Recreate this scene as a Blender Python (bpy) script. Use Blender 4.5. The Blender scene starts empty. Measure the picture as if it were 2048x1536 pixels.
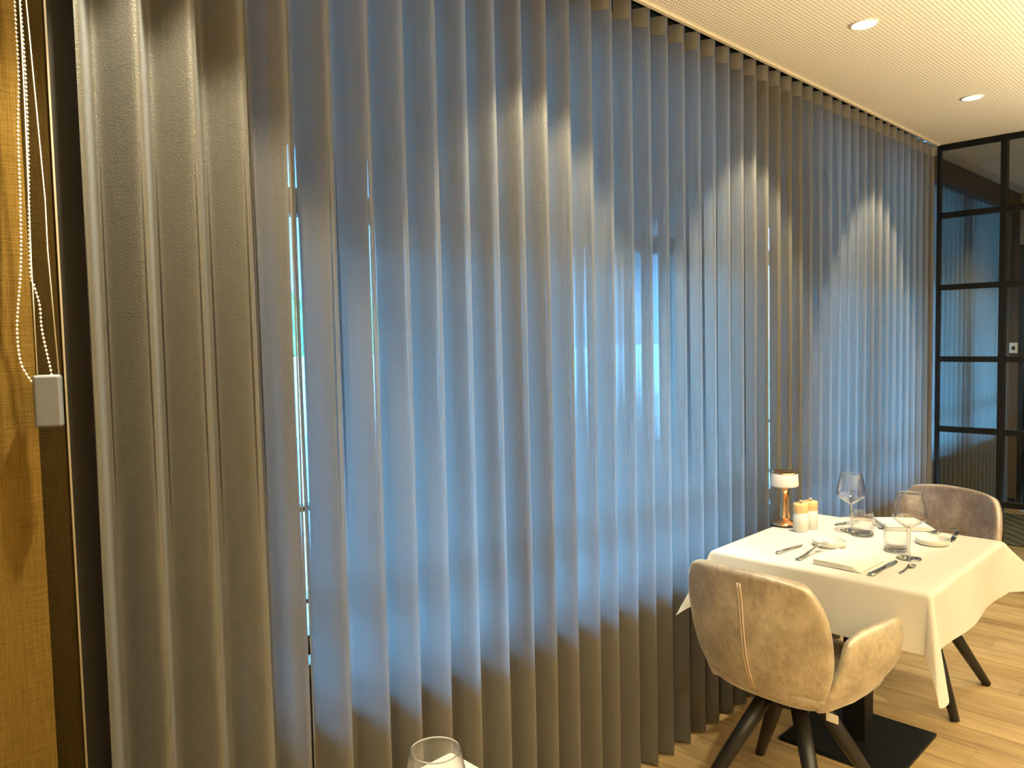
import bpy, bmesh, math, random
from mathutils import Vector, Matrix
random.seed(7)
PI = math.pi
sc = bpy.context.scene
COL = sc.collection

# ------------------------------------------------------------------ camera
H = 1.5
YAW, PITCH, ROLL, FPX = math.radians(45.3), math.radians(3.41), 0.0214, 1560.0
CAM = Vector((1.53, 0.0, H))
fwd = Vector((-math.sin(YAW)*math.cos(PITCH), math.cos(YAW)*math.cos(PITCH), -math.sin(PITCH)))
r0 = Vector((math.cos(YAW), math.sin(YAW), 0)); u0 = r0.cross(fwd)
rgt = r0*math.cos(ROLL) - u0*math.sin(ROLL); upv = u0*math.cos(ROLL) + r0*math.sin(ROLL)
cd = bpy.data.cameras.new('camera'); cam = bpy.data.objects.new('camera', cd); COL.objects.link(cam)
cd.sensor_width = 36.0; cd.lens = 36.0*FPX/2048.0; cd.clip_start = 0.02; cd.clip_end = 200
M3 = Matrix((rgt, upv, -fwd)).transposed()
cam.matrix_world = Matrix.Translation(CAM) @ M3.to_4x4()
sc.camera = cam

# ------------------------------------------------------------------ world, exposure
sc.view_settings.view_transform = 'Standard'; sc.view_settings.look = 'None'
sc.view_settings.gamma = 1.0; sc.view_settings.use_curve_mapping = False
sc.view_settings.exposure = 0.0
SKY = 68.0
w = bpy.data.worlds.new('sky'); sc.world = w; w.use_nodes = True
bg = w.node_tree.nodes['Background']; bg.inputs[0].default_value = (0.14, 0.51, 1.0, 1); bg.inputs[1].default_value = SKY
sc.cycles.max_bounces = 10; sc.cycles.diffuse_bounces = 6; sc.cycles.glossy_bounces = 5
sc.cycles.transmission_bounces = 8; sc.cycles.transparent_max_bounces = 40
sc.cycles.sample_clamp_indirect = 6.0; sc.cycles.use_denoising = True
sc.cycles.caustics_reflective = False; sc.cycles.caustics_refractive = False
WARM = (1.0, 0.95, 0.73)
SPOT_W, ROOM_FILL_W, FILL_UP_W = 120.0, 6.0, 700.0

# ------------------------------------------------------------------ helpers
def link(name, me, mat=None, parent=None, smooth=False):
    o = bpy.data.objects.new(name, me); COL.objects.link(o)
    if mat and not me.materials: me.materials.append(mat)
    if parent: o.parent = parent
    if smooth:
        for p in me.polygons: p.use_smooth = True
    return o
def mesh(name, vs, fs, mat=None, parent=None, smooth=False):
    me = bpy.data.meshes.new(name); me.from_pydata([tuple(v) for v in vs], [], fs); me.update()
    return link(name, me, mat, parent, smooth)
def bmobj(name, bm, mat=None, parent=None, smooth=False):
    bmesh.ops.recalc_face_normals(bm, faces=bm.faces)
    me = bpy.data.meshes.new(name); bm.to_mesh(me); bm.free()
    return link(name, me, mat, parent, smooth)
def tag(o, label=None, cat=None, group=None, kind=None):
    if label: o['label'] = label
    if cat: o['category'] = cat
    if group: o['group'] = group
    if kind: o['kind'] = kind
    return o
def thing(name, label, cat, loc=(0, 0, 0), rz=0.0, group=None):
    o = bpy.data.objects.new(name, None); COL.objects.link(o); o.empty_display_size = 0.05
    o.location = loc; o.rotation_euler = (0, 0, rz)
    return tag(o, label, cat, group)
def structure(o): o['kind'] = 'structure'; return o
def dup(root, loc, rz, label=None):
    r = root.copy(); COL.objects.link(r); r.location = loc; r.rotation_euler = (0, 0, rz)
    if label: r['label'] = label
    for ch in list(root.children):
        c = ch.copy(); COL.objects.link(c); c.parent = r
        for g in list(ch.children):
            d = g.copy(); COL.objects.link(d); d.parent = c
    return r
def add_box(bm, x0, x1, y0, y1, z0, z1, M=None):
    vs = [bm.verts.new(((M @ Vector(p)) if M else Vector(p))) for p in
          ((x0,y0,z0),(x1,y0,z0),(x1,y1,z0),(x0,y1,z0),(x0,y0,z1),(x1,y0,z1),(x1,y1,z1),(x0,y1,z1))]
    for f in ((0,3,2,1),(4,5,6,7),(0,1,5,4),(1,2,6,5),(2,3,7,6),(3,0,4,7)): bm.faces.new([vs[i] for i in f])
def box(name, x0, x1, y0, y1, z0, z1, mat, parent=None, bev=0.0):
    bm = bmesh.new(); add_box(bm, x0, x1, y0, y1, z0, z1)
    o = bmobj(name, bm, mat, parent)
    if bev:
        m = o.modifiers.new('bevel', 'BEVEL'); m.width = bev; m.segments = 2
    return o
def lathe_mesh(prof, n=32, close=False, wob=None):
    vs, fs = [], []
    k = len(prof)
    for i in range(n):
        a = 2*PI*i/n
        for j, (r, z) in enumerate(prof):
            rr = r*(wob(a, z) if wob else 1.0)
            vs.append((rr*math.cos(a), rr*math.sin(a), z))
    for i in range(n):
        i2 = (i+1) % n
        for j in range(k-1 if not close else k):
            j2 = (j+1) % k
            fs.append((i*k+j, i2*k+j, i2*k+j2, i*k+j2))
    return vs, fs
def lathe(name, prof, mat, parent=None, n=32, loc=None, smooth=True, wob=None, close=False):
    vs, fs = lathe_mesh(prof, n, close, wob)
    bm = bmesh.new(); V = [bm.verts.new(v) for v in vs]
    for f in fs: bm.faces.new([V[i] for i in f])
    bmesh.ops.remove_doubles(bm, verts=bm.verts, dist=1e-5)
    o = bmobj(name, bm, mat, parent, smooth)
    if loc: o.location = loc
    return o
def tube_bm(bm, pts, rad, n=8, cap=True):
    pts = [Vector(p) for p in pts]; rings = []
    for i, p in enumerate(pts):
        t = (pts[min(i+1, len(pts)-1)] - pts[max(i-1, 0)]).normalized()
        a = t.orthogonal().normalized() if i == 0 else (a - t*a.dot(t)).normalized()
        b = t.cross(a); r = rad[i] if isinstance(rad, (list, tuple)) else rad
        rings.append([bm.verts.new(p + (a*math.cos(2*PI*k/n) + b*math.sin(2*PI*k/n))*r) for k in range(n)])
    for i in range(len(rings)-1):
        for k in range(n):
            bm.faces.new((rings[i][k], rings[i][(k+1) % n], rings[i+1][(k+1) % n], rings[i+1][k]))
    if cap: bm.faces.new(rings[0][::-1]); bm.faces.new(rings[-1])
def tube(name, pts, rad, mat, parent=None, n=8):
    bm = bmesh.new(); tube_bm(bm, pts, rad, n); return bmobj(name, bm, mat, parent, True)
def spline(tab, x):
    n = len(tab)
    if x <= tab[0][0]: return tab[0][1]
    if x >= tab[-1][0]: return tab[-1][1]
    k = max(i for i in range(n-1) if tab[i][0] <= x)
    sl = lambda i: (tab[min(i+1, n-1)][1]-tab[max(i-1, 0)][1])/(tab[min(i+1, n-1)][0]-tab[max(i-1, 0)][0])
    h = tab[k+1][0]-tab[k][0]; t = (x-tab[k][0])/h
    return (2*t**3-3*t*t+1)*tab[k][1] + (t**3-2*t*t+t)*h*sl(k) + (3*t*t-2*t**3)*tab[k+1][1] + (t**3-t*t)*h*sl(k+1)
def lerp(tab, x):
    if x <= tab[0][0]: return tab[0][1]
    for (a, va), (b, vb) in zip(tab, tab[1:]):
        if x <= b: t = (x-a)/(b-a); t = t*t*(3-2*t)*0.35 + t*0.65; return va + (vb-va)*t
    return tab[-1][1]

# ------------------------------------------------------------------ materials
def newmat(name):
    m = bpy.data.materials.new(name); m.use_nodes = True; nt = m.node_tree
    return m, nt, nt.nodes['Principled BSDF'], nt.nodes['Material Output']
def plain(name, col, rough=0.5, metal=0.0, **kw):
    m, nt, p, o = newmat(name); p.inputs['Base Color'].default_value = (*col, 1)
    p.inputs['Roughness'].default_value = rough; p.inputs['Metallic'].default_value = metal
    for k, v in kw.items(): p.inputs[k].default_value = v
    return m
def N(nt, t, **kw):
    n = nt.nodes.new(t)
    for k, v in kw.items(): setattr(n, k, v)
    return n
def noise(nt, scale, detail=3.0, rough=0.5, vec=None, stretch=None, coord='Object'):
    tc = N(nt, 'ShaderNodeTexCoord'); mp = N(nt, 'ShaderNodeMapping')
    if stretch: mp.inputs['Scale'].default_value = stretch
    nt.links.new(tc.outputs[coord], mp.inputs[0])
    n = N(nt, 'ShaderNodeTexNoise'); n.inputs['Scale'].default_value = scale
    n.inputs['Detail'].default_value = detail; n.inputs['Roughness'].default_value = rough
    nt.links.new(mp.outputs[0], n.inputs['Vector']); return n
def ramp(nt, fac, stops):
    r = N(nt, 'ShaderNodeValToRGB'); e = r.color_ramp.elements
    while len(e) < len(stops): e.new(0.5)
    for el, (p, c) in zip(e, stops): el.position = p; el.color = (*c, 1)
    nt.links.new(fac, r.inputs[0]); return r
def bump(nt, h, strength, dist=0.002):
    b = N(nt, 'ShaderNodeBump'); b.inputs['Strength'].default_value = strength; b.inputs['Distance'].default_value = dist
    nt.links.new(h, b.inputs['Height']); return b
def woven(name, c1, c2, sx, sy, rough=0.7, bstr=0.4, coord='Object'):
    m, nt, p, o = newmat(name); p.inputs['Specular IOR Level'].default_value = 0.0
    a = noise(nt, 1.0, 2, 0.6, stretch=sx, coord=coord); b = noise(nt, 1.0, 2, 0.6, stretch=sy, coord=coord)
    mx = N(nt, 'ShaderNodeMath', operation='ADD'); nt.links.new(a.outputs['Fac'], mx.inputs[0]); nt.links.new(b.outputs['Fac'], mx.inputs[1])
    hf = N(nt, 'ShaderNodeMath', operation='MULTIPLY'); hf.inputs[1].default_value = 0.5; nt.links.new(mx.outputs[0], hf.inputs[0])
    r = ramp(nt, hf.outputs[0], [(0.35, c1), (0.65, c2)]); nt.links.new(r.outputs[0], p.inputs['Base Color'])
    nt.links.new(bump(nt, hf.outputs[0], bstr).outputs[0], p.inputs['Normal']); p.inputs['Roughness'].default_value = rough
    return m

def curtain_mat(name, col, tcol, trans=0.45, sheer=0.6):
    m, nt, p, o = newmat(name)
    gr = noise(nt, 1.0, 2, 0.5, stretch=(420, 420, 260)); wv = noise(nt, 1.0, 2, 0.5, stretch=(30, 30, 700))
    vt = noise(nt, 1.0, 3, 0.6, stretch=(160, 160, 2.5))
    mx = N(nt, 'ShaderNodeMath', operation='ADD'); nt.links.new(wv.outputs['Fac'], mx.inputs[0]); nt.links.new(vt.outputs['Fac'], mx.inputs[1])
    r = ramp(nt, mx.outputs[0], [(0.35, tuple(c*0.82 for c in col)), (0.65, tuple(c*1.15 for c in col))])
    hf = N(nt, 'ShaderNodeMath', operation='MULTIPLY'); hf.inputs[1].default_value = 0.5
    nt.links.new(mx.outputs[0], hf.inputs[0]); nt.links.new(hf.outputs[0], r.inputs[0])
    nt.links.new(r.outputs[0], p.inputs['Base Color']); p.inputs['Roughness'].default_value = 0.42
    p.inputs['Specular IOR Level'].default_value = 0.45
    p.inputs['Sheen Weight'].default_value = 0.25; p.inputs['Sheen Roughness'].default_value = 0.4
    bp = bump(nt, gr.outputs['Fac'], 0.6, 0.003); nt.links.new(bp.outputs[0], p.inputs['Normal'])
    t = N(nt, 'ShaderNodeBsdfTranslucent'); t.inputs[0].default_value = (*tcol, 1)
    m1 = N(nt, 'ShaderNodeMixShader'); m1.inputs[0].default_value = trans
    nt.links.new(p.outputs[0], m1.inputs[1]); nt.links.new(t.outputs[0], m1.inputs[2])
    # an open weave: one can look through it only where it is seen square on
    g = N(nt, 'ShaderNodeNewGeometry'); dt = N(nt, 'ShaderNodeVectorMath', operation='DOT_PRODUCT')
    nt.links.new(g.outputs['Normal'], dt.inputs[0]); nt.links.new(g.outputs['Incoming'], dt.inputs[1])
    ab = N(nt, 'ShaderNodeMath', operation='ABSOLUTE'); nt.links.new(dt.outputs['Value'], ab.inputs[0])
    mr = N(nt, 'ShaderNodeMapRange', interpolation_type='SMOOTHSTEP')
    mr.inputs['From Min'].default_value = 0.962; mr.inputs['From Max'].default_value = 0.997; mr.inputs['To Max'].default_value = sheer
    nt.links.new(ab.outputs[0], mr.inputs['Value'])
    tr = N(nt, 'ShaderNodeBsdfTransparent'); m2 = N(nt, 'ShaderNodeMixShader')
    nt.links.new(mr.outputs['Result'], m2.inputs[0]); nt.links.new(m1.outputs[0], m2.inputs[1]); nt.links.new(tr.outputs[0], m2.inputs[2])
    nt.links.new(m2.outputs[0], o.inputs['Surface']); return m
CURT = curtain_mat('curtain_fabric', (0.135, 0.118, 0.088), (0.30, 0.29, 0.28))
TAPE = plain('header_tape', (0.12, 0.106, 0.083), 0.28, **{'Specular IOR Level': 0.6})

def velvet(name, ca, cb, cc):
    m, nt, p, o = newmat(name)
    a = noise(nt, 8.0, 6, 0.68, stretch=(1, 1, 0.75)); b = noise(nt, 90, 3, 0.6, stretch=(1, 1, 0.5))
    mx = N(nt, 'ShaderNodeMix', data_type='FLOAT'); mx.inputs[0].default_value = 0.22
    nt.links.new(a.outputs['Fac'], mx.inputs[2]); nt.links.new(b.outputs['Fac'], mx.inputs[3])
    r = ramp(nt, mx.outputs[0], [(0.38, ca), (0.5, cb), (0.62, cc)]); nt.links.new(r.outputs[0], p.inputs['Base Color'])
    p.inputs['Roughness'].default_value = 0.5; p.inputs['Specular IOR Level'].default_value = 0.7; p.inputs['Sheen Weight'].default_value = 1.0; p.inputs['Sheen Roughness'].default_value = 0.3
    p.inputs['Sheen Tint'].default_value = (1, 1, 1, 1)
    nt.links.new(bump(nt, b.outputs['Fac'], 0.12).outputs[0], p.inputs['Normal'])
    gl = N(nt, 'ShaderNodeBsdfGlossy'); gl.inputs['Roughness'].default_value = 0.48; gl.inputs['Color'].default_value = (.95, .95, .95, 1)
    ms = N(nt, 'ShaderNodeMixShader'); ms.inputs[0].default_value = 0.11      # lustre of the pile
    nt.links.new(p.outputs[0], ms.inputs[1]); nt.links.new(gl.outputs[0], ms.inputs[2]); nt.links.new(ms.outputs[0], o.inputs['Surface']); return m
VELVET = velvet('taupe_velvet', (0.19, 0.145, 0.092), (0.33, 0.27, 0.18), (0.50, 0.43, 0.31))
VELVET_SHADED = velvet('taupe_velvet_shaded', (0.13, 0.085, 0.055), (0.25, 0.185, 0.14), (0.44, 0.36, 0.31))  # same velvet as the near chair, with its shade put into the colour
PIPING = plain('velvet_piping', (0.50, 0.40, 0.30), 0.6)
BLACKW = plain('black_wood', (0.010, 0.009, 0.008), 0.4, **{'Specular IOR Level': 0.3})
BLACKM = plain('black_metal', (0.006, 0.006, 0.006), 0.5, **{'Specular IOR Level': 0.15})
STEEL = plain('steel', (0.62, 0.61, 0.58), 0.16, 1.0)
COPPER = plain('copper', (0.90, 0.48, 0.24), 0.16, 1.0)
PORC = plain('porcelain', (0.66, 0.65, 0.60), 0.25)
WHITEPL = plain('white_ceramic', (0.58, 0.57, 0.55), 0.3)
OPAL = plain('opal_shade', (0.85, 0.80, 0.76), 0.3, **{'Emission Color': (1, .85, .7, 1), 'Emission Strength': 0.12})
CORK = plain('beech', (0.74, 0.48, 0.23), 0.5)
GREYPL = plain('grey_plastic', (0.042, 0.040, 0.037), 0.5)
DARKHOLE = plain('dark_slot', (0.02, 0.02, 0.02), 0.8)
CORD = plain('cord', (0.42, 0.38, 0.29), 0.6)
BEAD = plain('bead', (0.72, 0.66, 0.55), 0.25, 0.3)
TAGM = plain('label_tag', (0.8, 0.78, 0.7), 0.6)
def linen(name, col):
    m, nt, p, o = newmat(name)
    a = noise(nt, 1.0, 2, 0.5, stretch=(900, 60, 900)); b = noise(nt, 6.0, 3, 0.5)
    p.inputs['Base Color'].default_value = (*col, 1); p.inputs['Roughness'].default_value = 0.75
    mx = N(nt, 'ShaderNodeMath', operation='MULTIPLY_ADD'); mx.inputs[1].default_value = 0.05
    nt.links.new(a.outputs['Fac'], mx.inputs[0]); nt.links.new(b.outputs['Fac'], mx.inputs[2])
    nt.links.new(bump(nt, mx.outputs[0], 0.35, 0.012).outputs[0], p.inputs['Normal'])
    return m
LINEN = linen('white_linen', (0.63, 0.62, 0.59))
NAPK = linen('napkin_linen', (0.70, 0.69, 0.65))
def glassy(name, tint=(1, 1, 1), rough=0.0, boost=1.0, ior=1.5, kf=1.0, power=5.0):
    m, nt, p, o = newmat(name); nt.nodes.remove(p)
    t = N(nt, 'ShaderNodeBsdfTransparent'); t.inputs[0].default_value = (*tint, 1)
    g = N(nt, 'ShaderNodeBsdfGlossy'); g.inputs['Roughness'].default_value = rough
    ge = N(nt, 'ShaderNodeNewGeometry'); dt = N(nt, 'ShaderNodeVectorMath', operation='DOT_PRODUCT')
    nt.links.new(ge.outputs['Normal'], dt.inputs[0]); nt.links.new(ge.outputs['Incoming'], dt.inputs[1])
    ab = N(nt, 'ShaderNodeMath', operation='ABSOLUTE'); nt.links.new(dt.outputs['Value'], ab.inputs[0])
    iv = N(nt, 'ShaderNodeMath', operation='SUBTRACT'); iv.inputs[0].default_value = 1.0; nt.links.new(ab.outputs[0], iv.inputs[1])
    pw = N(nt, 'ShaderNodeMath', operation='POWER'); pw.inputs[1].default_value = power; nt.links.new(iv.outputs[0], pw.inputs[0])
    f0 = ((ior-1)/(ior+1))**2*kf
    k = N(nt, 'ShaderNodeMath', operation='MULTIPLY_ADD', use_clamp=True); k.inputs[1].default_value = (1-f0)*boost; k.inputs[2].default_value = f0*boost
    nt.links.new(pw.outputs[0], k.inputs[0])
    mx = N(nt, 'ShaderNodeMixShader'); nt.links.new(k.outputs[0], mx.inputs[0])
    nt.links.new(t.outputs[0], mx.inputs[1]); nt.links.new(g.outputs[0], mx.inputs[2])
    nt.links.new(mx.outputs[0], o.inputs['Surface']); return m
WGLASS = glassy('window_glass', (0.97, 0.985, 0.98), 0.0)
PGLASS = glassy('partition_glass', (0.80, 0.82, 0.80), 0.0)
STEMW = glassy('stemware', (0.99, 0.99, 0.99), 0.01, 1.0, 1.5, 1.6, 3.0)
TUMB = glassy('cut_glass', (0.985, 0.985, 0.985), 0.02, 1.0, 1.5, 1.6, 2.5)
RGLASS = plain('solid_glass', (1, 1, 1), 0.0, **{'Transmission Weight': 1.0, 'IOR': 1.48})
BLINDF = woven('blind_fabric', (0.034, 0.0185, 0.0035), (0.064, 0.036, 0.0075), (120, 14, 900), (120, 500, 16), 0.6, 0.5)
PIERM = woven('pier_dark_weave', (0.008, 0.0045, 0.001), (0.013, 0.0075, 0.002), (120, 14, 700), (120, 400, 16), 0.7, 0.4)  # pier face, much darker than the blind beside it
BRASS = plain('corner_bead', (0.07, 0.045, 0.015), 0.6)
BROWN = plain('brown_paint', (0.085, 0.052, 0.026), 0.55)
REVEAL = plain('brown_reveal', (0.07, 0.055, 0.04), 0.7)
FRAMEW = plain('window_frame_paint', (0.16, 0.10, 0.07), 0.5)
CREAMW = plain('cream_wall', (0.40, 0.33, 0.22), 0.7)
DARKW = plain('dark_wall', (0.05, 0.035, 0.022), 0.6)
DOORM = plain('door_paint', (0.010, 0.009, 0.007), 0.4)
def emit(name, col, s):
    m, nt, p, o = newmat(name); p.inputs['Base Color'].default_value = (0, 0, 0, 1)
    p.inputs['Emission Color'].default_value = (*col, 1); p.inputs['Emission Strength'].default_value = s; return m
LAMPE = emit('lamp_lens', (1, 0.93, 0.78), 6.0)
WHITER = plain('lamp_ring', (0.75, 0.72, 0.65), 0.4)
def ceiling_mat():
    m, nt, p, o = newmat('perforated_board')
    tc = N(nt, 'ShaderNodeTexCoord'); sp = N(nt, 'ShaderNodeSeparateXYZ'); nt.links.new(tc.outputs['Object'], sp.inputs[0])
    S = 0.0145; terms = []
    for ax in (0, 1):
        d = N(nt, 'ShaderNodeMath', operation='DIVIDE'); d.inputs[1].default_value = S; nt.links.new(sp.outputs[ax], d.inputs[0])
        fr = N(nt, 'ShaderNodeMath', operation='FRACT'); nt.links.new(d.outputs[0], fr.inputs[0])
        sb = N(nt, 'ShaderNodeMath', operation='SUBTRACT'); sb.inputs[1].default_value = 0.5; nt.links.new(fr.outputs[0], sb.inputs[0])
        pw = N(nt, 'ShaderNodeMath', operation='MULTIPLY'); nt.links.new(sb.outputs[0], pw.inputs[0]); nt.links.new(sb.outputs[0], pw.inputs[1]); terms.append(pw)
    ad = N(nt, 'ShaderNodeMath', operation='ADD'); nt.links.new(terms[0].outputs[0], ad.inputs[0]); nt.links.new(terms[1].outputs[0], ad.inputs[1])
    mr = N(nt, 'ShaderNodeMapRange', interpolation_type='SMOOTHSTEP'); mr.inputs['From Min'].default_value = 0.030; mr.inputs['From Max'].default_value = 0.055
    nt.links.new(ad.outputs[0], mr.inputs['Value'])
    # no holes in the plain border along the curtain
    gt = N(nt, 'ShaderNodeMath', operation='LESS_THAN'); gt.inputs[1].default_value = 0.035; nt.links.new(sp.outputs[0], gt.inputs[0])
    mxx = N(nt, 'ShaderNodeMath', operation='MAXIMUM'); nt.links.new(mr.outputs['Result'], mxx.inputs[0]); nt.links.new(gt.outputs[0], mxx.inputs[1])
    r = ramp(nt, mxx.outputs[0], [(0.0, (0.20, 0.13, 0.06)), (1.0, (0.86, 0.76, 0.56))]); nt.links.new(r.outputs[0], p.inputs['Base Color'])
    p.inputs['Roughness'].default_value = 0.55; return m
CEIL = ceiling_mat()
CEILF = plain('far_ceiling', (0.62, 0.54, 0.40), 0.6)
def plank_mat():
    m, nt, p, o = newmat('oak_plank')
    oi = N(nt, 'ShaderNodeObjectInfo')
    a = noise(nt, 1.0, 6, 0.65, stretch=(3.0, 45, 45)); b = noise(nt, 1.0, 3, 0.5, stretch=(1.6, 9, 9))
    for n in (a, b): pass
    mx = N(nt, 'ShaderNodeMath', operation='ADD'); nt.links.new(a.outputs['Fac'], mx.inputs[0]); nt.links.new(b.outputs['Fac'], mx.inputs[1])
    rd = N(nt, 'ShaderNodeMath', operation='MULTIPLY_ADD'); rd.inputs[1].default_value = 0.22; nt.links.new(oi.outputs['Random'], rd.inputs[0]); nt.links.new(mx.outputs[0], rd.inputs[2])
    hf = N(nt, 'ShaderNodeMath', operation='MULTIPLY'); hf.inputs[1].default_value = 0.46; nt.links.new(rd.outputs[0], hf.inputs[0])
    r = ramp(nt, hf.outputs[0], [(0.34, (0.17, 0.10, 0.04)), (0.46, (0.32, 0.21, 0.09)), (0.60, (0.45, 0.31, 0.145))])
    nt.links.new(r.outputs[0], p.inputs['Base Color']); p.inputs['Roughness'].default_value = 0.38
    nt.links.new(bump(nt, a.outputs['Fac'], 0.15, 0.001).outputs[0], p.inputs['Normal']); return m
OAK = plank_mat()
SUBF = plain('subfloor', (0.07, 0.04, 0.018), 0.8)
def carpet_mat():
    m, nt, p, o = newmat('striped_carpet')
    tc = N(nt, 'ShaderNodeTexCoord'); wv = N(nt, 'ShaderNodeTexWave', wave_type='BANDS', bands_direction='DIAGONAL')
    wv.inputs['Scale'].default_value = 5.0; wv.inputs['Distortion'].default_value = 1.0; nt.links.new(tc.outputs['Object'], wv.inputs['Vector'])
    r = ramp(nt, wv.outputs['Fac'], [(0.35, (0.03, 0.024, 0.012)), (0.8, (0.09, 0.075, 0.04))]); nt.links.new(r.outputs[0], p.inputs['Base Color'])
    p.inputs['Roughness'].default_value = 0.95; return m
CARPET = carpet_mat()
GROUND = plain('pavement', (0.13, 0.13, 0.125), 0.9)
def leafm():
    m, nt, p, o = newmat('hedge_leaf'); a = noise(nt, 9, 4)
    r = ramp(nt, a.outputs['Fac'], [(0.4, (0.02, 0.07, 0.012)), (0.65, (0.13, 0.26, 0.05))]); nt.links.new(r.outputs[0], p.inputs['Base Color']); return m
LEAF = leafm()
STUCCO = plain('stucco', (0.16, 0.16, 0.17), 0.9)

# ------------------------------------------------------------------ setting: shell
ZC = 2.57                      # ceiling
YP = 5.08                      # glass partition
X1, Y0, Y1 = 6.0, -3.2, 7.4    # far sides of the rooms
XW = -0.28                     # inner face of the window wall
YE = 0.368                     # edge of the pier beside the curtain

floor = structure(box('floor', XW, X1, Y0, Y1, -0.06, -0.014, SUBF))
pw, gap = 0.145, 0.0032
pm = []
for L in (1.22,):
    bm = bmesh.new(); add_box(bm, 0, L-gap, 0, pw-gap, -0.014, 0.0); me = bpy.data.meshes.new('plank'); bmesh.ops.recalc_face_normals(bm, faces=bm.faces)
    bm.to_mesh(me); bm.free(); me.materials.append(OAK); pm.append(me)
row = 0; y = 0.30
while y < 7.35:
    off = [0.0, 0.41, 0.83, 0.2, 0.62][row % 5]
    x = XW + 0.02 - off
    while x < 2.5:
        o = bpy.data.objects.new('plank', pm[0]); COL.objects.link(o); o.parent = floor; o.location = (x, y, 0)
        if x < XW: o.scale.x = (x + 1.22 - XW)/1.22; o.location.x = XW + 0.002
        x += 1.22
    y += pw; row += 1
bm = bmesh.new(); add_box(bm, XW, X1, Y0, 0.298, -0.013, 0.0); add_box(bm, 3.7, X1, 0.3, Y1, -0.013, 0.0)
structure(bmobj('floor_boards', bm, OAK, floor)); floor.children[-1]['kind'] = 'stuff'

structure(box('ceiling', 0.012, X1, Y0, YP, ZC, ZC+0.03, CEIL))
structure(box('ceiling_far_room', -0.10, X1, YP, Y1+0.1, ZC, ZC+0.03, CEILF))
structure(box('ceiling_recess', XW, 0.012, 0.2, YP+0.02, 2.66, 2.69, DARKW))
structure(box('trim_1', 0.004, 0.018, YE, YP, ZC-0.006, 2.66, plain('border_strip', (0.60, 0.50, 0.33), 0.5)))
# window wall with openings, one continuous ring of strips per opening
OPEN = [(0.985, 1.135), (1.16, 1.66), (1.80, 2.93), (3.47, 4.20), (4.27, 4.96), (5.42, 6.22), (6.36, 7.26)]
ZS, ZH = 0.68, 2.42
bm = bmesh.new()
structure(box('wall_light_block', XW-0.02, -0.105, YE, 0.865, 0, 2.56, plain('shade_dark_end', (0.02, 0.013, 0.005), 0.8)))  # added block behind the curtain: stops side daylight, dark colour stands for shade
ys = [Y0] + [v for o_ in OPEN for v in o_] + [Y1]
for i in range(len(ys)-1):
    if i % 2 == 0: add_box(bm, XW-0.16, XW, ys[i], ys[i+1], -0.1, 2.75)
    else:
        add_box(bm, XW-0.16, XW, ys[i], ys[i+1], -0.1, ZS); add_box(bm, XW-0.16, XW, ys[i], ys[i+1], ZH, 2.75)
bmesh.ops.remove_doubles(bm, verts=bm.verts, dist=1e-4)
structure(bmobj('wall_window', bm, REVEAL))
for k, (a, b) in enumerate(OPEN):
    wn = structure(bpy.data.objects.new('window_%d' % (k+1), None)); COL.objects.link(wn); wn.location = (XW-0.08, (a+b)/2, ZS)
    hw = (b-a)/2; jw = 0.04 if hw > .1 else 0.008
    for s in (-1, 1): box('window_jamb', -0.035, 0.035, min(s*hw, s*(hw-jw)), max(s*hw, s*(hw-jw)), 0, ZH-ZS, FRAMEW, wn)
    for z0, z1 in ((0.0, 0.03), (0.118, 0.13), (1.156, 1.223), (1.636, 1.666), (ZH-ZS-0.02, ZH-ZS)):
        box('window_rail', -0.03, 0.03, -hw+jw, hw-jw, z0, z1, FRAMEW, wn)
    for z0, z1 in ((1.416, 1.437), (0.365, 0.379)): box('glazing_bar', -0.018, 0.018, -hw+jw, hw-jw, z0, z1, FRAMEW, wn)
    for z0, z1 in ((0.03, 1.156), (1.223, ZH-ZS-0.02)): box('pane', -0.003, 0.003, -hw+jw, hw-jw, z0, z1, WGLASS, wn)
    box('window_sill', 0.02, 0.14, -hw-0.02, hw+0.02, -0.025, 0.0, FRAMEW, wn)

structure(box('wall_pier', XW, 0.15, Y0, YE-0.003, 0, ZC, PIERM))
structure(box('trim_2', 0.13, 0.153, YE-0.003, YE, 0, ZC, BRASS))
structure(box('wall_right', X1, X1+0.1, Y0, Y1, 0, ZC, CREAMW))
structure(box('wall_back', XW, X1, Y0-0.1, Y0, 0, ZC, CREAMW))
structure(box('wall_far', XW, -0.082, Y1, Y1+0.12, 0, ZC, BROWN))
structure(box('wall_far_dark', 0.95, X1, Y1, Y1+0.12, 0, ZC, DARKW))
structure(box('wall_far_behind', XW-0.1, X1, Y1+0.125, Y1+0.2, 0, 2.75, DARKW))
structure(box('wall_far_top', -0.082, 0.95, Y1, Y1+0.12, 2.16, ZC, CREAMW))
dr = structure(thing('door_1', None, None, (0.43, Y1+0.03, 0)))
box('door_leaf', -0.47, 0.47, 0.0, 0.045, 0.012, 2.12, DOORM, dr)
for s in (-1, 1): box('door_frame', 0.48 if s > 0 else -0.512, 0.52 if s > 0 else -0.48, -0.02, 0.06, 0, 2.16, DOORM, dr)
box('door_frame', -0.48, 0.48, -0.02, 0.06, 2.12, 2.16, DOORM, dr)
structure(box('wall_soffit', XW, -0.088, YP+0.03, Y1, 2.425, 2.60, BROWN))
structure(box('baseboard_far', -0.20, -0.082, Y1-0.012, Y1, 0, 0.09, DOORM))
structure(box('wall_stub', XW, -0.035, YP-0.03, YP+0.03, 0, 2.60, BROWN))

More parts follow.
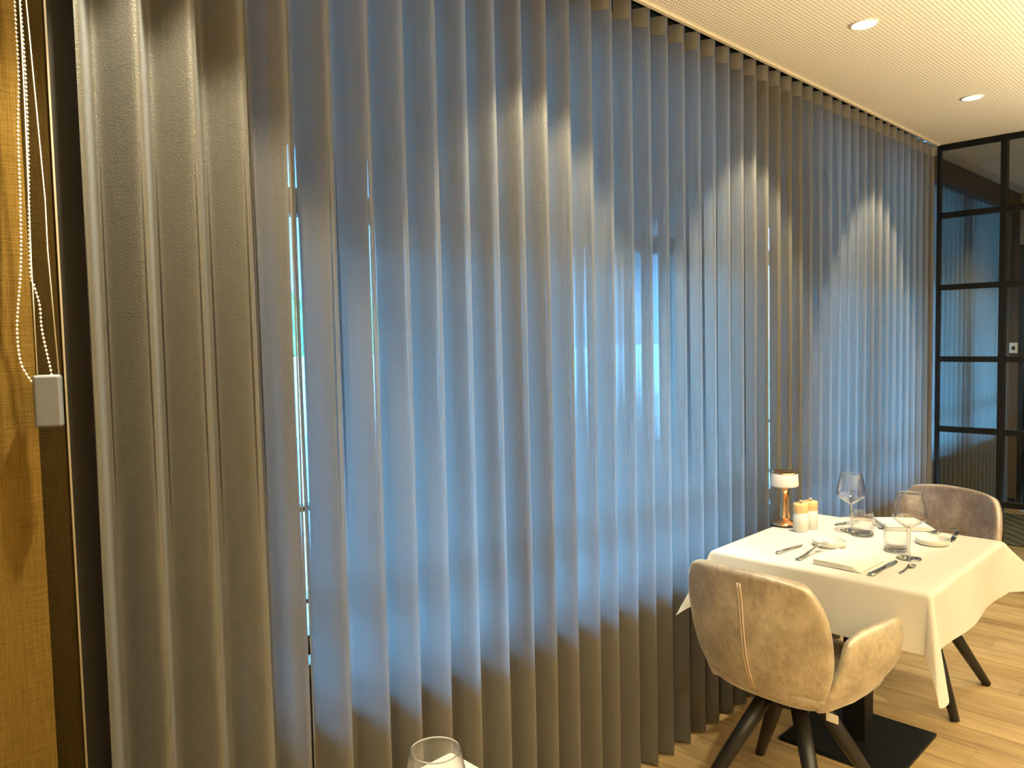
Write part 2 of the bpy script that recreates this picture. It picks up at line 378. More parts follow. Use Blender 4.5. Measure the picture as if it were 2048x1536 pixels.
# glass partition
pt = structure(bpy.data.objects.new('partition', None)); COL.objects.link(pt); pt.location = (0, YP, 0)
MULL = [0.012, 0.345, 1.10, 1.86, 2.62, 3.38, 4.14, 4.90, 5.66]
RAILS = [0.055, 0.49, 0.902, 1.318, 1.740, 2.160, 2.555]
for i, x in enumerate(MULL):
    wdt = 0.008 if i == 0 else 0.016
    box('mullion', x-wdt, x+wdt, -0.022, 0.022, 0.0, ZC-0.001, BLACKM, pt)
for a, b in zip(MULL, MULL[1:]):
    for zz in RAILS: box('rail', a+0.012, b-0.016, -0.018, 0.018, zz-0.016, zz+0.016 if zz < 2.5 else ZC-0.001, BLACKM, pt)
    for z0, z1 in zip(RAILS, RAILS[1:]): box('pane', a+0.012, b-0.016, -0.003, 0.003, z0+0.014, z1-0.014, PGLASS, pt)

# outside
structure(box('ground_outside', -30, XW-0.16, -20, 30, -0.16, -0.10, GROUND))
sky_block = structure(box('roof_sky_block', -2.4, XW-0.16, -4, 12, 2.58, 2.68, plain('sky_block_dark', (0.08, 0.08, 0.08), 0.9)))  # unseen overhang added to keep sky light off the upper curtain
bm = bmesh.new(); add_box(bm, -13.4, -12.9, -14, 24, -0.1, 6.0)
structure(bmobj('wall_neighbour', bm, STUCCO))
def hedge(name, x, y0, y1, h, label):
    bm = bmesh.new(); rnd = random.Random(int(abs(x*100)+y0*7))
    for i in range(1500):
        c = Vector((x + rnd.uniform(-.35, .35), rnd.uniform(y0, y1), rnd.uniform(-.1, h)))
        d = Vector((rnd.gauss(0, 1), rnd.gauss(0, 1), rnd.gauss(0, 1))).normalized(); e = d.orthogonal().normalized(); s = rnd.uniform(.06, .13)
        bm.faces.new([bm.verts.new(c + d*s), bm.verts.new(c + e*s*.5), bm.verts.new(c - d*s), bm.verts.new(c - e*s*.5)])
    add_box(bm, x-.25, x+.25, y0+.1, y1-.1, -.1, h-.12)
    return tag(bmobj(name, bm, LEAF), label, 'hedge', kind='stuff')
structure(box('wall_garden', -10.5, -10.3, -6, 26, -0.1, 1.25, plain('garden_wall', (0.32, 0.32, 0.32), 0.9)))
hedge('hedge', -11.5, 1.5, 12.0, 2.35, 'green leafy hedge outside beyond the window, seen between curtain folds')

# ------------------------------------------------------------------ curtains
P = 0.1017; YC0 = 0.5576
def wave(yc, u, A, k=0.0):
    return (-A + A*math.cos(2*PI*u), yc + P*u + k*math.sin(4*PI*u))
def curtain(name, i0, u_start, i1, u_end, label, x_off=0.0, ybase=YC0, z0=0.012, z1=2.569, mat=None, amp=0.040, parts=True, seg=28):
    """pleats i0..i1: crest i sits at ybase + P*i"""
    rnd = random.Random(i0*13+5)
    zs = [z0 + (z1-z0)*q for q in (0, .02, .12, .25, .4, .55, .7, .82, .93, 1.0)]
    ph = {i: (rnd.uniform(.86, 1.10), rnd.uniform(-.006, .006), rnd.uniform(0, 6.28)) for i in range(i0-1, i1+3)}
    us = []
    n0 = i0 + u_start; n1 = i1 + u_end
    cnt = int((n1-n0)*seg)
    cols = []
    for c in range(cnt+1):
        g = n0 + (n1-n0)*c/cnt
        i = math.floor(g); u = g - i
        col = []
        for z in zs:
            t = 1 - (z-z0)/(z1-z0)
            s = u*u*(3-2*u)
            A = amp*((1-s)*ph[i][0] + s*ph[i+1][0])
            A = amp + (A-amp)*(0.25+0.75*t)
            dy = ((1-s)*ph[i][1] + s*ph[i+1][1])*t + 0.0025*math.sin(ph[i][2] + z*1.7)*t*math.sin(PI*u)
            x, y = wave(ybase + P*i, u, A)
            x += 0.004*math.sin(ph[i][2]*2 + z*2.3)*t*math.sin(PI*u)
            col.append((x + x_off, y + dy, z))
        cols.append(col)
    K = len(zs); vs = [v for col in cols for v in col]
    fs = [(c*K+j, (c+1)*K+j, (c+1)*K+j+1, c*K+j+1) for c in range(cnt) for j in range(K-1)]
    root = tag(mesh(name, vs, fs, mat or CURT, None, True), label, 'curtain')
    if parts:
        for i in range(i0, i1+1):
            lo, hi = (u_start if i == i0 else 0.10), (u_end if i == i1 else 0.93)
            if hi-lo < .2: continue
            tv, tf = [], []; n = 16
            for q in range(n+1):
                u = lo + (hi-lo)*q/n
                x, y = wave(ybase + P*i, u, amp); x2, y2 = wave(ybase + P*i, u+.01, amp)
                d = Vector((y2-y, -(x2-x))).normalized()*0.0045
                wob = 0.0015*math.sin(q*1.9+i)
                tv += [(x+d.x+wob*.6+x_off, y+d.y, z1-0.064+0.004*math.sin(PI*q/n)), (x+d.x+x_off, y+d.y, z1-0.028), (x+d.x+x_off, y+d.y, z1)]
            for q in range(n):
                for j in (0, 1): tf.append((q*3+j, q*3+3+j, q*3+4+j, q*3+1+j))
            mesh('header_tape', tv, tf, TAPE, root, True)
    # weighted hem along the bottom
    hv = []; hn = len(cols)
    for col in cols:
        x, y, z = col[0]; hv += [(x+0.003, y-0.001, z), (x+0.003, y-0.001, z+0.05)]
    mesh('hem', hv, [(2*c, 2*c+2, 2*c+3, 2*c+1) for c in range(hn-1)], mat or CURT, root, True)
    return root
curtain('curtain', -1, -0.03, 3, 0.02, 'short brown sheer pleated curtain beside the golden blind, left of the bright slit')
curtain('curtain', 3, 0.13, 43, 0.96, 'long taupe sheer pleated curtain running from the bright slit to the black glass partition')
curtain('curtain', 0, 0.1, 21, 0.9, 'pleated grey curtain behind the glass of the black partition', x_off=-0.13, ybase=YP+0.08, z1=2.42, parts=False, amp=0.032, seg=20)
rl = tag(box('curtain_rail', -0.055, -0.025, YE+0.01, YP-0.04, 2.572, 2.66, BLACKM), 'slim black curtain rail in the ceiling slot above the long curtain', 'rail')

# ------------------------------------------------------------------ downlights
def downlight(x, y, label, watts, tilt=0.0, size=math.radians(62), blend=0.55, z=ZC):
    t = thing('downlight', label, 'lamp', (x, y, z), 0, 'recessed round ceiling downlights')
    lathe('trim_ring', [(0.040, 0.0), (0.047, -0.0005), (0.047, -0.004), (0.042, -0.006), (0.039, -0.003), (0.040, 0.0)], WHITER, t, 28)
    lathe('lens', [(0.0001, -0.003), (0.022, -0.0035), (0.039, -0.003)], LAMPE, t, 28)
    l = bpy.data.lights.new('downlight_beam', 'SPOT'); l.energy = watts; l.color = WARM; l.spot_size = size; l.spot_blend = blend; l.shadow_soft_size = 0.03
    lo = bpy.data.objects.new('downlight_beam', l); COL.objects.link(lo); lo.parent = t; lo.location = (0, 0, -0.03); lo.rotation_euler = (0, -tilt, 0)
    return t
TI = math.radians(-21)
for y, lab in ((0.50, 'downlight over the bead chain and the short curtain'), (1.62, 'downlight over the curtain between the two tables'),
               (2.865, 'larger looking bright round downlight in the ceiling above the set table'), (4.145, 'farther bright round downlight near the black partition')):
    downlight(0.426, y, lab, SPOT_W, TI, math.radians(62), 0.35)
t = downlight(0.44, 0.63, 'unseen narrow downlight added to throw shadows on the golden blind', 0.0)
gl = bpy.data.lights.new('blind_shadow_beam', 'SPOT'); gl.energy = 760; gl.color = WARM; gl.spot_size = math.radians(30); gl.spot_blend = 0.8; gl.shadow_soft_size = 0.02  # added beam that casts the cord weight's shadow on the blind
go = bpy.data.objects.new('blind_shadow_beam', gl); COL.objects.link(go); go.parent = t; go.location = (0, 0, -0.035)
go.rotation_euler = Vector((0.165-0.44, 0.14-0.63, 1.25-ZC)).to_track_quat('-Z', 'Y').to_euler()
for x in (1.75, 3.1, 4.5):  # further unseen downlights, added as room fill
    for y in (-1.6, 0.3, 1.62, 2.865, 4.145):
        downlight(x, y, 'unseen downlight added as fill in the open ceiling of the dining room behind the viewer', ROOM_FILL_W, 0.0, math.radians(120), 0.6)
for x, y in ((0.75, 6.2), (2.2, 6.2)): downlight(x, y, 'downlight in the ceiling beyond the glass partition', 180, 0.0, math.radians(130), 0.6)
for x, y in ((2.3, -1.3), (2.3, 0.6), (2.5, 2.3), (4.2, -1.3), (4.2, 1.0), (4.2, 3.3), (2.5, 4.1)):  # unseen uplights added as fill for the ceiling and room
    t = thing('fill_uplight', 'unseen bowl uplight added to brighten the ceiling of the dining room', 'lamp', (x, y, ZC), 0, 'added bowl uplights')
    for k in range(3):
        a = 2*PI*k/3; tube('cable', [(0, 0, 0), (0.14*math.cos(a), 0.14*math.sin(a), -1.07)], 0.003, BLACKM, t, 6)
    lathe('bowl', [(0.0001, -1.20)] + [(0.15*math.sin(PI/2*q/8), -1.07-0.13*math.cos(PI/2*q/8)) for q in range(1, 9)] + [(0.146, -1.07)] + [(0.144*math.sin(PI/2*q/8), -1.07-0.124*math.cos(PI/2*q/8)) for q in range(8, 0, -1)] + [(0.0001, -1.194)], WHITER, t, 24)
    l = bpy.data.lights.new('fill_up_beam', 'SPOT'); l.energy = FILL_UP_W; l.color = WARM; l.shadow_soft_size = 0.10; l.spot_size = math.radians(165); l.spot_blend = 1.0
    lo = bpy.data.objects.new('fill_up_beam', l); COL.objects.link(lo); lo.parent = t; lo.location = (0, 0, -1.02); lo.rotation_euler = (PI, 0, 0)

# ------------------------------------------------------------------ roller blind, chain, weight
t = thing('roller_blind', 'golden brown woven roller blind at the left edge', 'blind', (0.165, -0.3, 0.0))
bm = bmesh.new(); add_box(bm, -0.001, 0.001, -0.9, 0.622, 0.03, 2.50); bmobj('blind_fabric', bm, BLINDF, t)
tube('roller_tube', [(0.02, -0.9, 2.52), (0.02, 0.621, 2.52)], 0.025, WHITER, t, 16)
tube('bottom_bar', [(0, -0.9, 0.02), (0, 0.622, 0.02)], 0.008, BLINDF, t, 10)
box('bracket', -0.014, 0.05, 0.622, 0.634, 2.48, ZC, WHITER, t)
def onx(px, py, X):
    d = fwd*FPX + rgt*(px-1024) - upv*(py-768); k = (X-CAM.x)/d.x; return CAM + d*k
XB = 0.195
def resample(pts, step):
    out = [pts[0].copy()]; acc = 0.0
    for a, b in zip(pts, pts[1:]):
        L = (b-a).length; d = step-acc
        while d <= L: out.append(a.lerp(b, d/L)); d += step
        acc = L-(d-step)
    return out
def smooth_path(pts, n=8):
    out = []
    for i in range(len(pts)-1):
        p0, p1, p2, p3 = pts[max(i-1, 0)], pts[i], pts[i+1], pts[min(i+2, len(pts)-1)]
        for q in range(n):
            s = q/n; out.append(0.5*((2*p1) + (p2-p0)*s + (2*p0-5*p1+4*p2-p3)*s*s + (3*p1-p0-3*p2+p3)*s**3))
    return out + [pts[-1]]
A = [onx(*p, XB) for p in ((22, -160), (29, 0), (37, 160), (36, 260), (41, 430), (41, 540), (34, 650), (40, 720), (55, 752), (68, 768))]
B = [onx(*p, XB) for p in ((104, 768), (102, 744), (92, 700), (83, 655), (79, 610), (68, 572), (60, 530), (56, 300), (50, 140), (40, 0), (30, -160))]
A.insert(0, Vector((XB, A[0].y+0.002, 2.50))); B.append(Vector((XB, B[-1].y, 2.50)))
A = smooth_path(A); Bp = smooth_path(B)
bm = bmesh.new()
beads = [p for p in resample(A + Bp, 0.0062) if p.z > 0.5]
for p in beads:
    bmesh.ops.create_icosphere(bm, subdivisions=1, radius=0.0021, matrix=Matrix.Translation(p))
tube_bm(bm, A, 0.0005, 4); tube_bm(bm, Bp, 0.0005, 4)
ch = bmobj('bead_chain', bm, BEAD, None, True); tag(ch, 'silver bead chain loop hanging in front of the golden blind', 'chain')
c0, c1 = onx(71, 748, 0.20), onx(123, 855, 0.20)
bw = thing('cord_weight', 'small grey plastic cord weight hanging on a white cord by the bead chain', 'weight', (0.20, (c0.y+c1.y)/2, c1.z+0.002), math.radians(-26))
bm = bmesh.new(); add_box(bm, -0.009, 0.009, -0.0185, 0.0185, 0.0, c0.z-c1.z-0.004)
o = bmobj('body', bm, GREYPL, bw); m = o.modifiers.new('bevel', 'BEVEL'); m.width = 0.004; m.segments = 3
bh = c0.z-c1.z
box('slot', -0.0035, 0.0035, 0.0182, 0.0192, bh-0.026, bh-0.008, DARKHOLE, bw, 0.0015)
W1 = [Vector((0.20, onx(118, 746, .20).y, c0.z-0.006)), onx(95, 500, .20), onx(90, 400, .20), onx(52, 0, .20), Vector((.20, onx(42, -160, .20).y, 2.50))]
W2 = [Vector((0.20, onx(75, 750, .20).y, c0.z-0.006)), onx(63, 540, .20), onx(50, 230, .20), onx(42, 60, .20), Vector((.20, onx(36, -160, .20).y, 2.50))]
inv = (Matrix.Translation(bw.location) @ Matrix.Rotation(bw.rotation_euler.z, 4, 'Z')).inverted()
for Wp in (W1, W2): tube('cord', [inv @ p for p in Wp], 0.0009, CORD, bw, 6)

# ------------------------------------------------------------------ table and cloth
def tablecloth(name, cx, cy, hx, hy, drop, zt, label, tilt):
    R = 0.014
    def axis(h):
        ins = [h*(-1+2*i/16) for i in range(17)]
        ou = [h + R*PI/2*q/4 for q in range(1, 5)] + [h + R*PI/2 + (drop - R*PI/2)*q/12 for q in range(1, 13)]
        return [-v for v in ou[::-1]] + ins + ou
    def hang(d):
        if d <= 0: return 0.0, 0.0
        a = d/R
        if a < PI/2: return R*math.sin(a), -(R - R*math.cos(a))
        e = d - R*PI/2
        return R + e*0.07, -(R + e)
    ax, ay = axis(hx), axis(hy); vs = []
    for a in ax:
        for b in ay:
            p, q = abs(a)-hx, abs(b)-hy; sx, sy = (1 if a > 0 else -1), (1 if b > 0 else -1)
            if p <= 0 and q <= 0: v = (a, b, 0)
            elif q <= 0:
                o_, z = hang(p); wv = 0.010*max(0, p-.03)/drop*math.sin(b*13+1.3+sx); v = (sx*(hx+o_+wv), b, z)
            elif p <= 0:
                o_, z = hang(q); wv = 0.009*max(0, q-.03)/drop*math.sin(a*14+.6*sy) - 0.004*math.exp(-((a-0.02)/.006)**2)*min(1, q/.03); v = (a, sy*(hy+o_+wv), z)
            else:
                r = math.hypot(p, q); th = math.atan2(q, p); s2 = math.sin(2*th); tw = tilt[(sx, sy)]
                o_, z = hang(r); tau = min(th, PI/2-th)
                ang = tau*tw + (1-tw)*0.10*s2
                e = max(0, -z)
                # fold: the flap leans out along the diagonal and turns its free edge aside
                out = o_*0.0 + math.sin(ang)*e; zz = z*math.cos(ang)*(1 + (0.22*s2 if tw < .3 else 0))
                side = (1-tw)*0.34*e*s2*(0.55 if th < PI/4 else -0.15)
                nx = math.cos(th)*o_ + out*0.7071; ny = math.sin(th)*o_ + out*0.7071
                v = (sx*(hx + nx - side*0.5*0), sy*(hy + ny), zz)
                if (1-tw) > .3:
                    v = (v[0] + sx*side*0.35, v[1] - sy*side*0.5, v[2])
            vs.append((cx+v[0], cy+v[1], zt+v[2]))
    K = len(ay); fs = [(i*K+j, (i+1)*K+j, (i+1)*K+j+1, i*K+j+1) for i in range(len(ax)-1) for j in range(K-1)]
    o = mesh(name, vs, fs, LINEN, None, True)
    m = o.modifiers.new('sub', 'SUBSURF'); m.levels = 1; m.render_levels = 1
    return tag(o, label, 'tablecloth')
def table(cx, cy, hx, hy, label, bx, by):
    t = thing('dining_table', label, 'table', (cx, cy, 0))
    box('tabletop', -hx+.004, hx-.004, -hy+.004, hy-.004, 0.722, 0.7515, BLACKW, t, 0.004)
    box('column', bx-.04, bx+.04, by-.04, by+.04, 0.014, 0.722, BLACKM, t, 0.004)
    box('base_plate', bx-.205, bx+.205, by-.205, by+.205, 0.0005, 0.014, BLACKM, t, 0.003)
    return t
ZT = 0.755
TX, TY = 0.47, 2.72
table(TX, TY, 0.34, 0.368, 'square pedestal table with black base plate under the white cloth, set for two', -0.045, 0.125)
tablecloth('tablecloth', TX, TY, 0.34, 0.368, 0.185, ZT, 'white linen tablecloth draped over the table set for two', {(1, -1): 0.12, (1, 1): 1.0, (-1, -1): 0.5, (-1, 1): 0.5})
NX, NY = 0.815, 0.500
table(NX, NY, 0.34, 0.368, 'near pedestal table mostly below the frame, holding one wine glass', 0, 0)
tablecloth('tablecloth', NX, NY, 0.34, 0.368, 0.185, ZT, 'white tablecloth corner at the bottom edge under the lone wine glass', {(1, -1): 0.5, (1, 1): 0.5, (-1, -1): 0.5, (-1, 1): 0.5})

# ------------------------------------------------------------------ chairs
def thick(o, th, sub=1):
    m = o.modifiers.new('solid', 'SOLIDIFY'); m.thickness = th; m.offset = 0
    b = o.modifiers.new('sub', 'SUBSURF'); b.levels = b.render_levels = 2
    return o
WB = [(.40, .11), (.43, .165), (.48, .205), (.56, .228), (.64, .234), (.70, .230), (.76, .214), (.80, .190), (.82, .172)]
YB = [(.40, -.10), (.43, -.165), (.48, -.205), (.56, -.232), (.64, -.245), (.72, -.255), (.82, -.272)]
CB = [(.40, .02), (.48, .055), (.56, .068), (.64, .064), (.72, .052), (.82, .030)]
def backpt(s, z, off=0.0):
    wdt = spline(WB, z); x = s*wdt
    return Vector((x, spline(YB, z) + spline(CB, z)*(s*s) - off, z - (0.016*abs(s)**3 if z > .80 else 0)))
def chair(name, label, loc, rz, mat, leg_rot, pip):
    t = thing(name, label, 'chair', loc, rz)
    nu, nz = 14, 18; vs = []
    for j in range(nz+1):
        z = .40 + .42*j/nz
        for i in range(nu+1): vs.append(backpt(-1 + 2*i/nu, z))
    fs = [(j*(nu+1)+i, j*(nu+1)+i+1, (j+1)*(nu+1)+i+1, (j+1)*(nu+1)+i) for j in range(nz) for i in range(nu)]
    bk = thick(mesh('backrest', vs, fs, mat, t, True), 0.034)
    for dx in (-.004, .004):
        o = tube('piping', [backpt(0, z, .0185) + Vector((dx, 0, 0)) for z in [.415+.365*q/20 for q in range(21)]], 0.0028, pip, bk, 6); o['label'] = 'pale stitched seam down the middle of the back'
    # arms: wing panels rising from under the seat
    lower = [Vector(p) for p in ((.155, -.165, .405), (.205, -.085, .42), (.245, .0, .46), (.272, .065, .51), (.282, .095, .56))]
    upper = [Vector(p) for p in ((.240, -.130, .630), (.252, -.085, .652), (.268, -.03, .662), (.284, .035, .670), (.297, .10, .674))]
    def curve(c, a):
        f = a*(len(c)-1); i = min(int(f), len(c)-2); s = f-i
        p0, p1, p2, p3 = c[max(i-1, 0)], c[i], c[i+1], c[min(i+2, len(c)-1)]
        return 0.5*((2*p1)+(p2-p0)*s+(2*p0-5*p1+4*p2-p3)*s*s+(3*p1-p0-3*p2+p3)*s**3)
    for sgn in (1, -1):
        vs = []; na, nb = 6, 5
        for a in range(na+1):
            lo, hi = curve(lower, a/na), curve(upper, a/na)
            for b in range(nb+1):
                s = b/nb; p = lo.lerp(hi, s); bul = 0.022*math.sin(PI*s)
                vs.append((sgn*(p.x+bul), p.y, p.z))
        K = nb+1; fs = [(a*K+b, (a+1)*K+b, (a+1)*K+b+1, a*K+b+1) for a in range(na) for b in range(nb)]
        thick(mesh('armrest', vs, fs, mat, t, True), 0.030)
    # seat: soft cushion over a scooped under-shell
    vs = []; n = 32; rings = [(0, .0, .395), (.14, .14, .395), (.20, .195, .405), (.232, .225, .430), (.240, .235, .455), (.225, .222, .474), (.17, .17, .482), (.0, .0, .484)]
    vs = []; prof = rings[1:-1]
    for (rx, ry, z) in prof:
        for k in range(n):
            a = 2*PI*k/n; c, s = math.cos(a), math.sin(a)
            e = 0.62; vs.append((rx*math.copysign(abs(c)**e, c), .03 + ry*math.copysign(abs(s)**e, s), z))
    fs = [(r_*n+k, r_*n+(k+1) % n, (r_+1)*n+(k+1) % n, (r_+1)*n+k) for r_ in range(len(prof)-1) for k in range(n)]
    fs += [tuple(range(n))[::-1], tuple((len(prof)-1)*n+k for k in range(n))]
    mesh('seat', vs, fs, mat, t, True)
    lathe('hub', [(0.0001, .33), (.045, .33), (.06, .345), (.075, .395), (.0001, .396)], BLACKM, t, 24)
    for sx in (-1, 1):
        for sy in (-1, 1):
            R_ = Matrix.Rotation(leg_rot, 3, 'Z')
            p0 = R_ @ Vector((sx*.045, sy*.045, .375)); p1 = R_ @ Vector((sx*.215, sy*.215, .0035))
            tube('leg', [p0, p0.lerp(p1, .5), p1], [.026, .0235, .0165], BLACKW, t, 12)
    o = box('label_tag', .185, .22, -.128, -.1255, .388, .412, TAGM, t); o['label'] = 'small white fabric tag under the seat shell'
    return t
chair('dining_chair', 'pale taupe velvet armchair nearest, its seamed back to the viewer', (0.43, 2.29, 0), math.radians(-4), VELVET, math.radians(4), PIPING)
th2 = math.radians(162)
chair('dining_chair', 'taupe velvet armchair at the far side of the set table, coloured darker for shade', (0.43, 3.43, 0), th2, VELVET_SHADED, -th2, PIPING)

# ------------------------------------------------------------------ table lamp, mills
Z0 = ZT + 0.0008
t = thing('table_lamp', 'small copper table lamp with white drum shade beside the mills', 'lamp', (0.148, 2.832, Z0))
lathe('base', [(.0001, 0), (.048, 0), (.050, .003), (.050, .010), (.047, .013), (.028, .020), (.019, .028), (.0001, .028)], COPPER, t, 40)
lathe('base_ring', [(.0495, .0), (.0512, .0), (.0512, .0042), (.0495, .0042)], BLACKM, t, 40, close=True)
lathe('stem', [(.0190, .026), (.0168, .06), (.0150, .11), (.0142, .165), (.0001, .165)], COPPER, t, 28)
lathe('shade', [(.0001, .152), (.048, .152), (.0515, .155), (.0520, .160), (.0490, .198), (.0470, .2015)], OPAL, t, 40)
lathe('shade_cap', [(.0470, .2015), (.0475, .206), (.044, .2075), (.036, .2045), (.012, .2035), (.0001, .2035)], COPPER, t, 40)
def mill(loc, label):
    t = thing('pepper_mill', label, 'mill', loc, 0, 'salt and pepper mills')
    lathe('body', [(.0001, 0), (.0262, 0), (.0275, .0015), (.0275, .071), (.0001, .071)], WHITEPL, t, 32)
    lathe('wooden_top', [(.0001, .0712), (.0273, .0712), (.0273, .074), (.0268, .0748), (.0273, .0756), (.0273, .1015), (.0258, .104), (.0001, .105)], CORK, t, 32)
    lathe('knob', [(.0001, .105), (.0035, .105), (.0035, .109), (.0075, .1105), (.0080, .113), (.0075, .1165), (.0001, .1175)], STEEL, t, 20)
    return t
m1 = mill((0.236, 2.782, Z0), 'white mill with beech top in front, overlapping its twin')
dup(m1, (0.245, 2.842, Z0), 0.4, 'white mill with beech top half hidden behind its twin')

# ------------------------------------------------------------------ glassware
BOWL = [(.004, .098), (.010, .1005), (.022, .108), (.040, .122), (.0505, .1325), (.0525, .138), (.0500, .155), (.0440, .185), (.0375, .212)]
def wine_glass(loc, label):
    t = thing('wine_glass', label, 'wine glass', loc, 0, 'wide tapered wine glasses')
    inner = [(max(r-.0012, .0001), z+(.0016 if k < 4 else 0)) for k, (r, z) in enumerate(BOWL)]
    lathe('bowl', BOWL + [(.0369, .2128)] + inner[::-1] + [(.0001, .1010)], STEMW, t, 40)
    lathe('rim', [(.0372+.0013*math.cos(2*PI*q/8), .2125+.0013*math.sin(2*PI*q/8)) for q in range(8)], RGLASS, t, 40, close=True)
    lathe('stem', [(.0048, .098), (.0036, .088), (.0033, .05), (.0036, .02), (.0055, .009)], RGLASS, t, 16)
    lathe('foot', [(.0055, .009), (.013, .005), (.034, .0022), (.037, .0012), (.036, 0), (.0001, 0)], RGLASS, t, 40)
    return t
g1 = wine_glass((0.372, 2.905, Z0), 'wine glass farther back, behind the ribbed tumbler near the mills')
dup(g1, (0.655, 2.665, Z0), 0.3, 'wine glass nearer the viewer, in front of the far chair')
dup(g1, (0.724, 0.637, Z0), 0.6, 'lone wine glass cut by the bottom edge of the picture').scale = (0.9, 0.9, 0.9)
def tumbler(loc, label):
    t = thing('tumbler', label, 'tumbler', loc, 0, 'ribbed water tumblers')
    rib = lambda a, z: 1 + (0.022*math.cos(20*a) if 0.012 < z < 0.062 else 0)
    lathe('wall', [(.0375, .010), (.0385, .014), (.0385, .03), (.0388, .06), (.0390, .064), (.0395, .085), (.0380, .0858), (.0368, .085), (.0362, .064), (.0355, .02), (.0001, .017)], TUMB, t, 96, wob=rib)
    lathe('thick_base', [(.0001, 0), (.034, 0), (.037, .003), (.0375, .010), (.0001, .0105)], RGLASS, t, 48, wob=lambda a, z: 1+(.01*math.cos(24*a) if .002 < z < .0102 else 0))
    return t
b1 = tumbler((0.428, 2.868, Z0), 'ribbed water tumbler standing in front of the farther wine glass')
dup(b1, (0.592, 2.733, Z0), 0.3, 'ribbed water tumbler beside the nearer wine glass')

# ------------------------------------------------------------------ plates, napkins, cutlery
def dish(loc, label):
    o = lathe('bread_plate', [(.0001, .0), (.046, .0), (.052, .003), (.0555, .018), (.0545, .0195), (.0530, .018), (.0495, .0055), (.0001, .004)], PORC, None, 48)
    o.location = loc; return tag(o, label, 'plate', 'small white bread plates')
dish((0.398, 2.655, Z0), 'small white bread plate under the fork tines, nearer the grey curtain')
dish((0.652, 2.905, Z0), 'small white bread plate by the far chair with cutlery at its rim')
def napkin(loc, rz, lx, ly, label):
    t = thing('napkin', label, 'napkin', loc, rz, 'folded white napkins')
    for k in range(3):
        z = 0.0004 + 0.0058*k; dx = 0.012*(2-k)
        bm = bmesh.new(); n = 10; top, bot = [], []
        for i in range(n+1):
            for j in range(3):
                x = -lx/2 + (lx + dx)*i/n; y = -ly/2 + ly*j/2
                zz = z + 0.0012*math.sin(x*40 + k)*0.5 + (0.0015 if i in (0,) else 0)*0
                top.append(bm.verts.new((x, y, zz + 0.0054))); bot.append(bm.verts.new((x, y, zz*1.0)))
        F = lambda i, j: i*3+j
        for i in range(n):
            for j in range(2):
                bm.faces.new((top[F(i, j)], top[F(i+1, j)], top[F(i+1, j+1)], top[F(i, j+1)]))
                bm.faces.new((bot[F(i, j)], bot[F(i, j+1)], bot[F(i+1, j+1)], bot[F(i+1, j)]))
        bm.verts.ensure_lookup_table()
        for i in range(n):
            for j in (0, 2): bm.faces.new((top[F(i, j)], top[F(i+1, j)], bot[F(i+1, j)], bot[F(i, j)]))
        for j in range(2):
            for i in (0, n): bm.faces.new((top[F(i, j)], top[F(i, j+1)], bot[F(i, j+1)], bot[F(i, j)]))
        o = bmobj('fold', bm, NAPK, t, False)
        b = o.modifiers.new('bevel', 'BEVEL'); b.width = 0.0022; b.segments = 2
    return t
napkin((0.518, 2.490, Z0), math.radians(-2), 0.128, 0.172, 'folded white napkin between fork and dinner knife at the near place')
napkin((0.487, 3.085, Z0), math.radians(37), 0.150, 0.150, 'folded white napkin at the far place behind the wine glass')
def strip(bm, pts, yo=0.0):
    """pts: (x, z, half width, half thickness, y shift)"""
    rings = []
    for (x, z, hw, ht, ys_) in pts:
        rings.append([bm.verts.new((x, yo+ys_+a*hw, z+b*ht)) for a, b in ((-1, -.5), (-.6, -1), (.6, -1), (1, -.5), (1, .5), (.6, 1), (-.6, 1), (-1, .5))])
    for r1, r2 in zip(rings, rings[1:]):
        for k in range(8): bm.faces.new((r1[k], r1[(k+1) % 8], r2[(k+1) % 8], r2[k]))
    bm.faces.new(rings[0][::-1]); bm.faces.new(rings[-1])
def place(t, p0, p1, tip=0.0):
    L = math.hypot(p1[0]-p0[0], p1[1]-p0[1]); t.location = (p0[0], p0[1], Z0); t.rotation_euler = (0, -math.asin(tip/L), math.atan2(p1[1]-p0[1], p1[0]-p0[0]))
def knife(p0, p1, label, s=1.0):
    L = math.hypot(p1[0]-p0[0], p1[1]-p0[1]); t = thing('table_knife', label, 'knife')
    bm = bmesh.new(); strip(bm, [(0, .004, .0085*s, .0030, 0), (.004, .004, .0098*s, .0038, 0), (.25*L, .004, .0085*s, .0036, 0), (.50*L, .004, .0066*s, .0030, 0), (.53*L, .004, .0066*s, .0028, 0)])
    bmobj('handle', bm, STEEL, t, True)
    bm = bmesh.new(); strip(bm, [(.53*L, .004, .0050*s, .0018, 0), (.57*L, .0038, .0090*s, .0012, .001), (.80*L, .0035, .0100*s, .0010, .0012), (.93*L, .003, .0080*s, .0009, .002), (L, .0028, .0015*s, .0006, .006)])
    bmobj('blade', bm, STEEL, t, True); place(t, p0, p1); return t
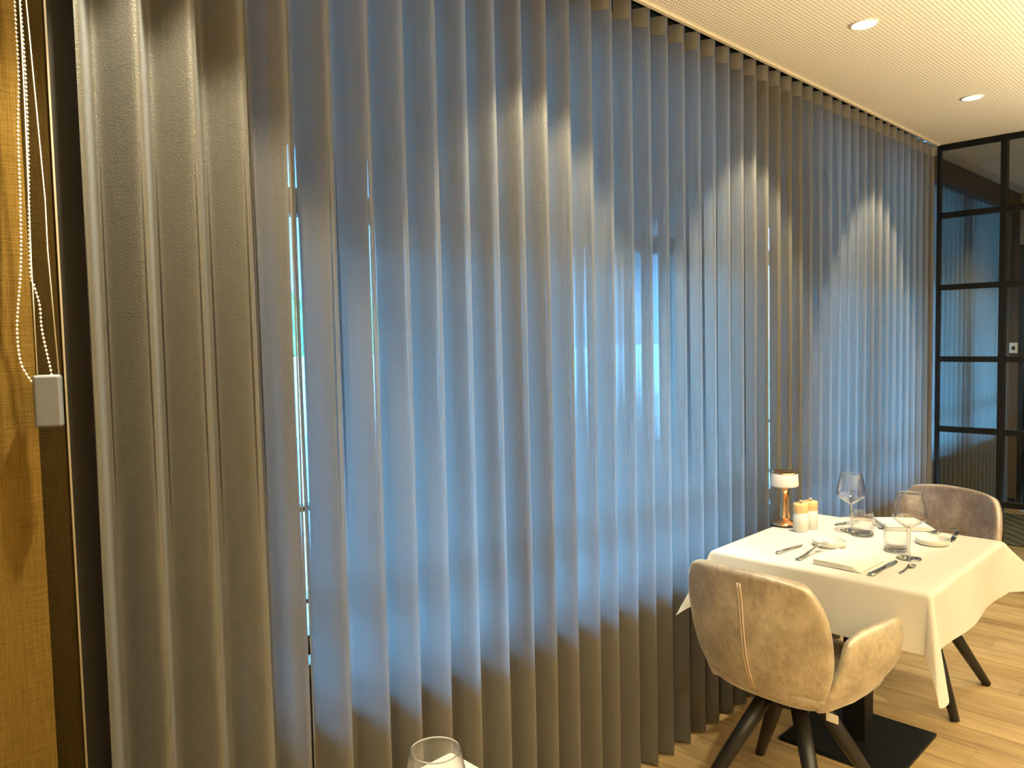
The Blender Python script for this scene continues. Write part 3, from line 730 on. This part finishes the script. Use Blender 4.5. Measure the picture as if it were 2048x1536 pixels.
def fork(p0, p1, label, s=1.0, tip=0.0):
    L = math.hypot(p1[0]-p0[0], p1[1]-p0[1]); t = thing('table_fork', label, 'fork')
    bm = bmesh.new(); strip(bm, [(0, .003, .0085*s, .0016, 0), (.005, .003, .0098*s, .0018, 0), (.25*L, .004, .0075*s, .0020, 0), (.52*L, .010, .0036*s, .0022, 0), (.66*L, .012, .0042*s, .0020, 0), (.71*L, .009, .0110*s, .0014, 0), (.76*L, .0065, .0128*s, .0012, 0), (.785*L, .006, .0128*s, .0011, 0)])
    bmobj('handle', bm, STEEL, t, True)
    for k in range(4):
        y = (-1.5+k)*.0070*s; bm = bmesh.new()
        strip(bm, [(.78*L, .006, .0015*s, .0011, y), (.88*L, .0065, .0014*s, .0010, y), (.96*L, .009, .0011*s, .0009, y), (L, .011, .0008*s, .0005, y)])
        bmobj('tine', bm, STEEL, t, True)
    place(t, p0, p1, tip); return t
def spoon(p0, p1, label, s=1.0):
    L = math.hypot(p1[0]-p0[0], p1[1]-p0[1]); t = thing('spoon', label, 'spoon')
    bm = bmesh.new(); strip(bm, [(0, .0025, .0050*s, .0010, 0), (.004, .0025, .0058*s, .0012, 0), (.3*L, .004, .0036*s, .0013, 0), (.6*L, .0085, .0020*s, .0014, 0), (.70*L, .0070, .0026*s, .0013, 0)])
    bmobj('handle', bm, STEEL, t, True)
    vs = []; nr, nn = 5, 20
    for i in range(nr+1):
        f = i/nr
        for k in range(nn):
            a = 2*PI*k/nn; vs.append((.85*L + .16*L*f*math.cos(a), .0115*s*f*math.sin(a), .0012 + .0055*f*f))
    fs = [(i*nn+k, i*nn+(k+1) % nn, (i+1)*nn+(k+1) % nn, (i+1)*nn+k) for i in range(nr) for k in range(nn)]
    o = mesh('bowl', vs, fs, STEEL, t, True); md = o.modifiers.new('solid', 'SOLIDIFY'); md.thickness = .0011; md.offset = 1
    place(t, p0, p1); return t
knife((0.314, 2.437), (0.332, 2.597), 'short butter knife lying nearest the lamp, left of the fork', 0.72)
fork((0.398, 2.412), (0.407, 2.612), 'fork with its tines against the bread plate, left of the near napkin', 0.95, 0.014)
knife((0.633, 2.398), (0.641, 2.606), 'dinner knife right of the near napkin, blade toward the wine glass')
spoon((0.692, 2.478), (0.695, 2.585), 'small teaspoon right of the dinner knife')
knife((0.345, 3.045), (0.292, 2.945), 'dark looking knife behind the farther wine glass', 0.9)
spoon((0.400, 3.045), (0.452, 2.995), 'small spoon beside the far napkin', 0.8)
fork((0.655, 3.160), (0.604, 3.010), 'fork lying beyond the far bread plate by the far chair')
knife((0.672, 3.120), (0.694, 2.960), 'butter knife lying at the rim of the far bread plate', 0.8)

# ------------------------------------------------------------------ far room
t = thing('thermostat', 'small white wall thermostat with dark display beyond the partition', 'thermostat', (-0.113, Y1-0.0005, 1.285))
box('body', -0.029, 0.029, -0.018, 0, 0, 0.085, PORC, t, 0.004)
box('display', -0.010, 0.013, -0.0188, -0.0178, 0.026, 0.056, DARKHOLE, t)
for k in range(4): box('button', 0.017, 0.025, -0.0195, -0.0178, 0.016+.014*k, 0.023+.014*k, CORK, t)
tag(box('carpet_runner', -0.16, 1.9, 6.13, 7.17, 0.0004, 0.008, CARPET), 'dark striped carpet runner on the floor beyond the glass', 'carpet')
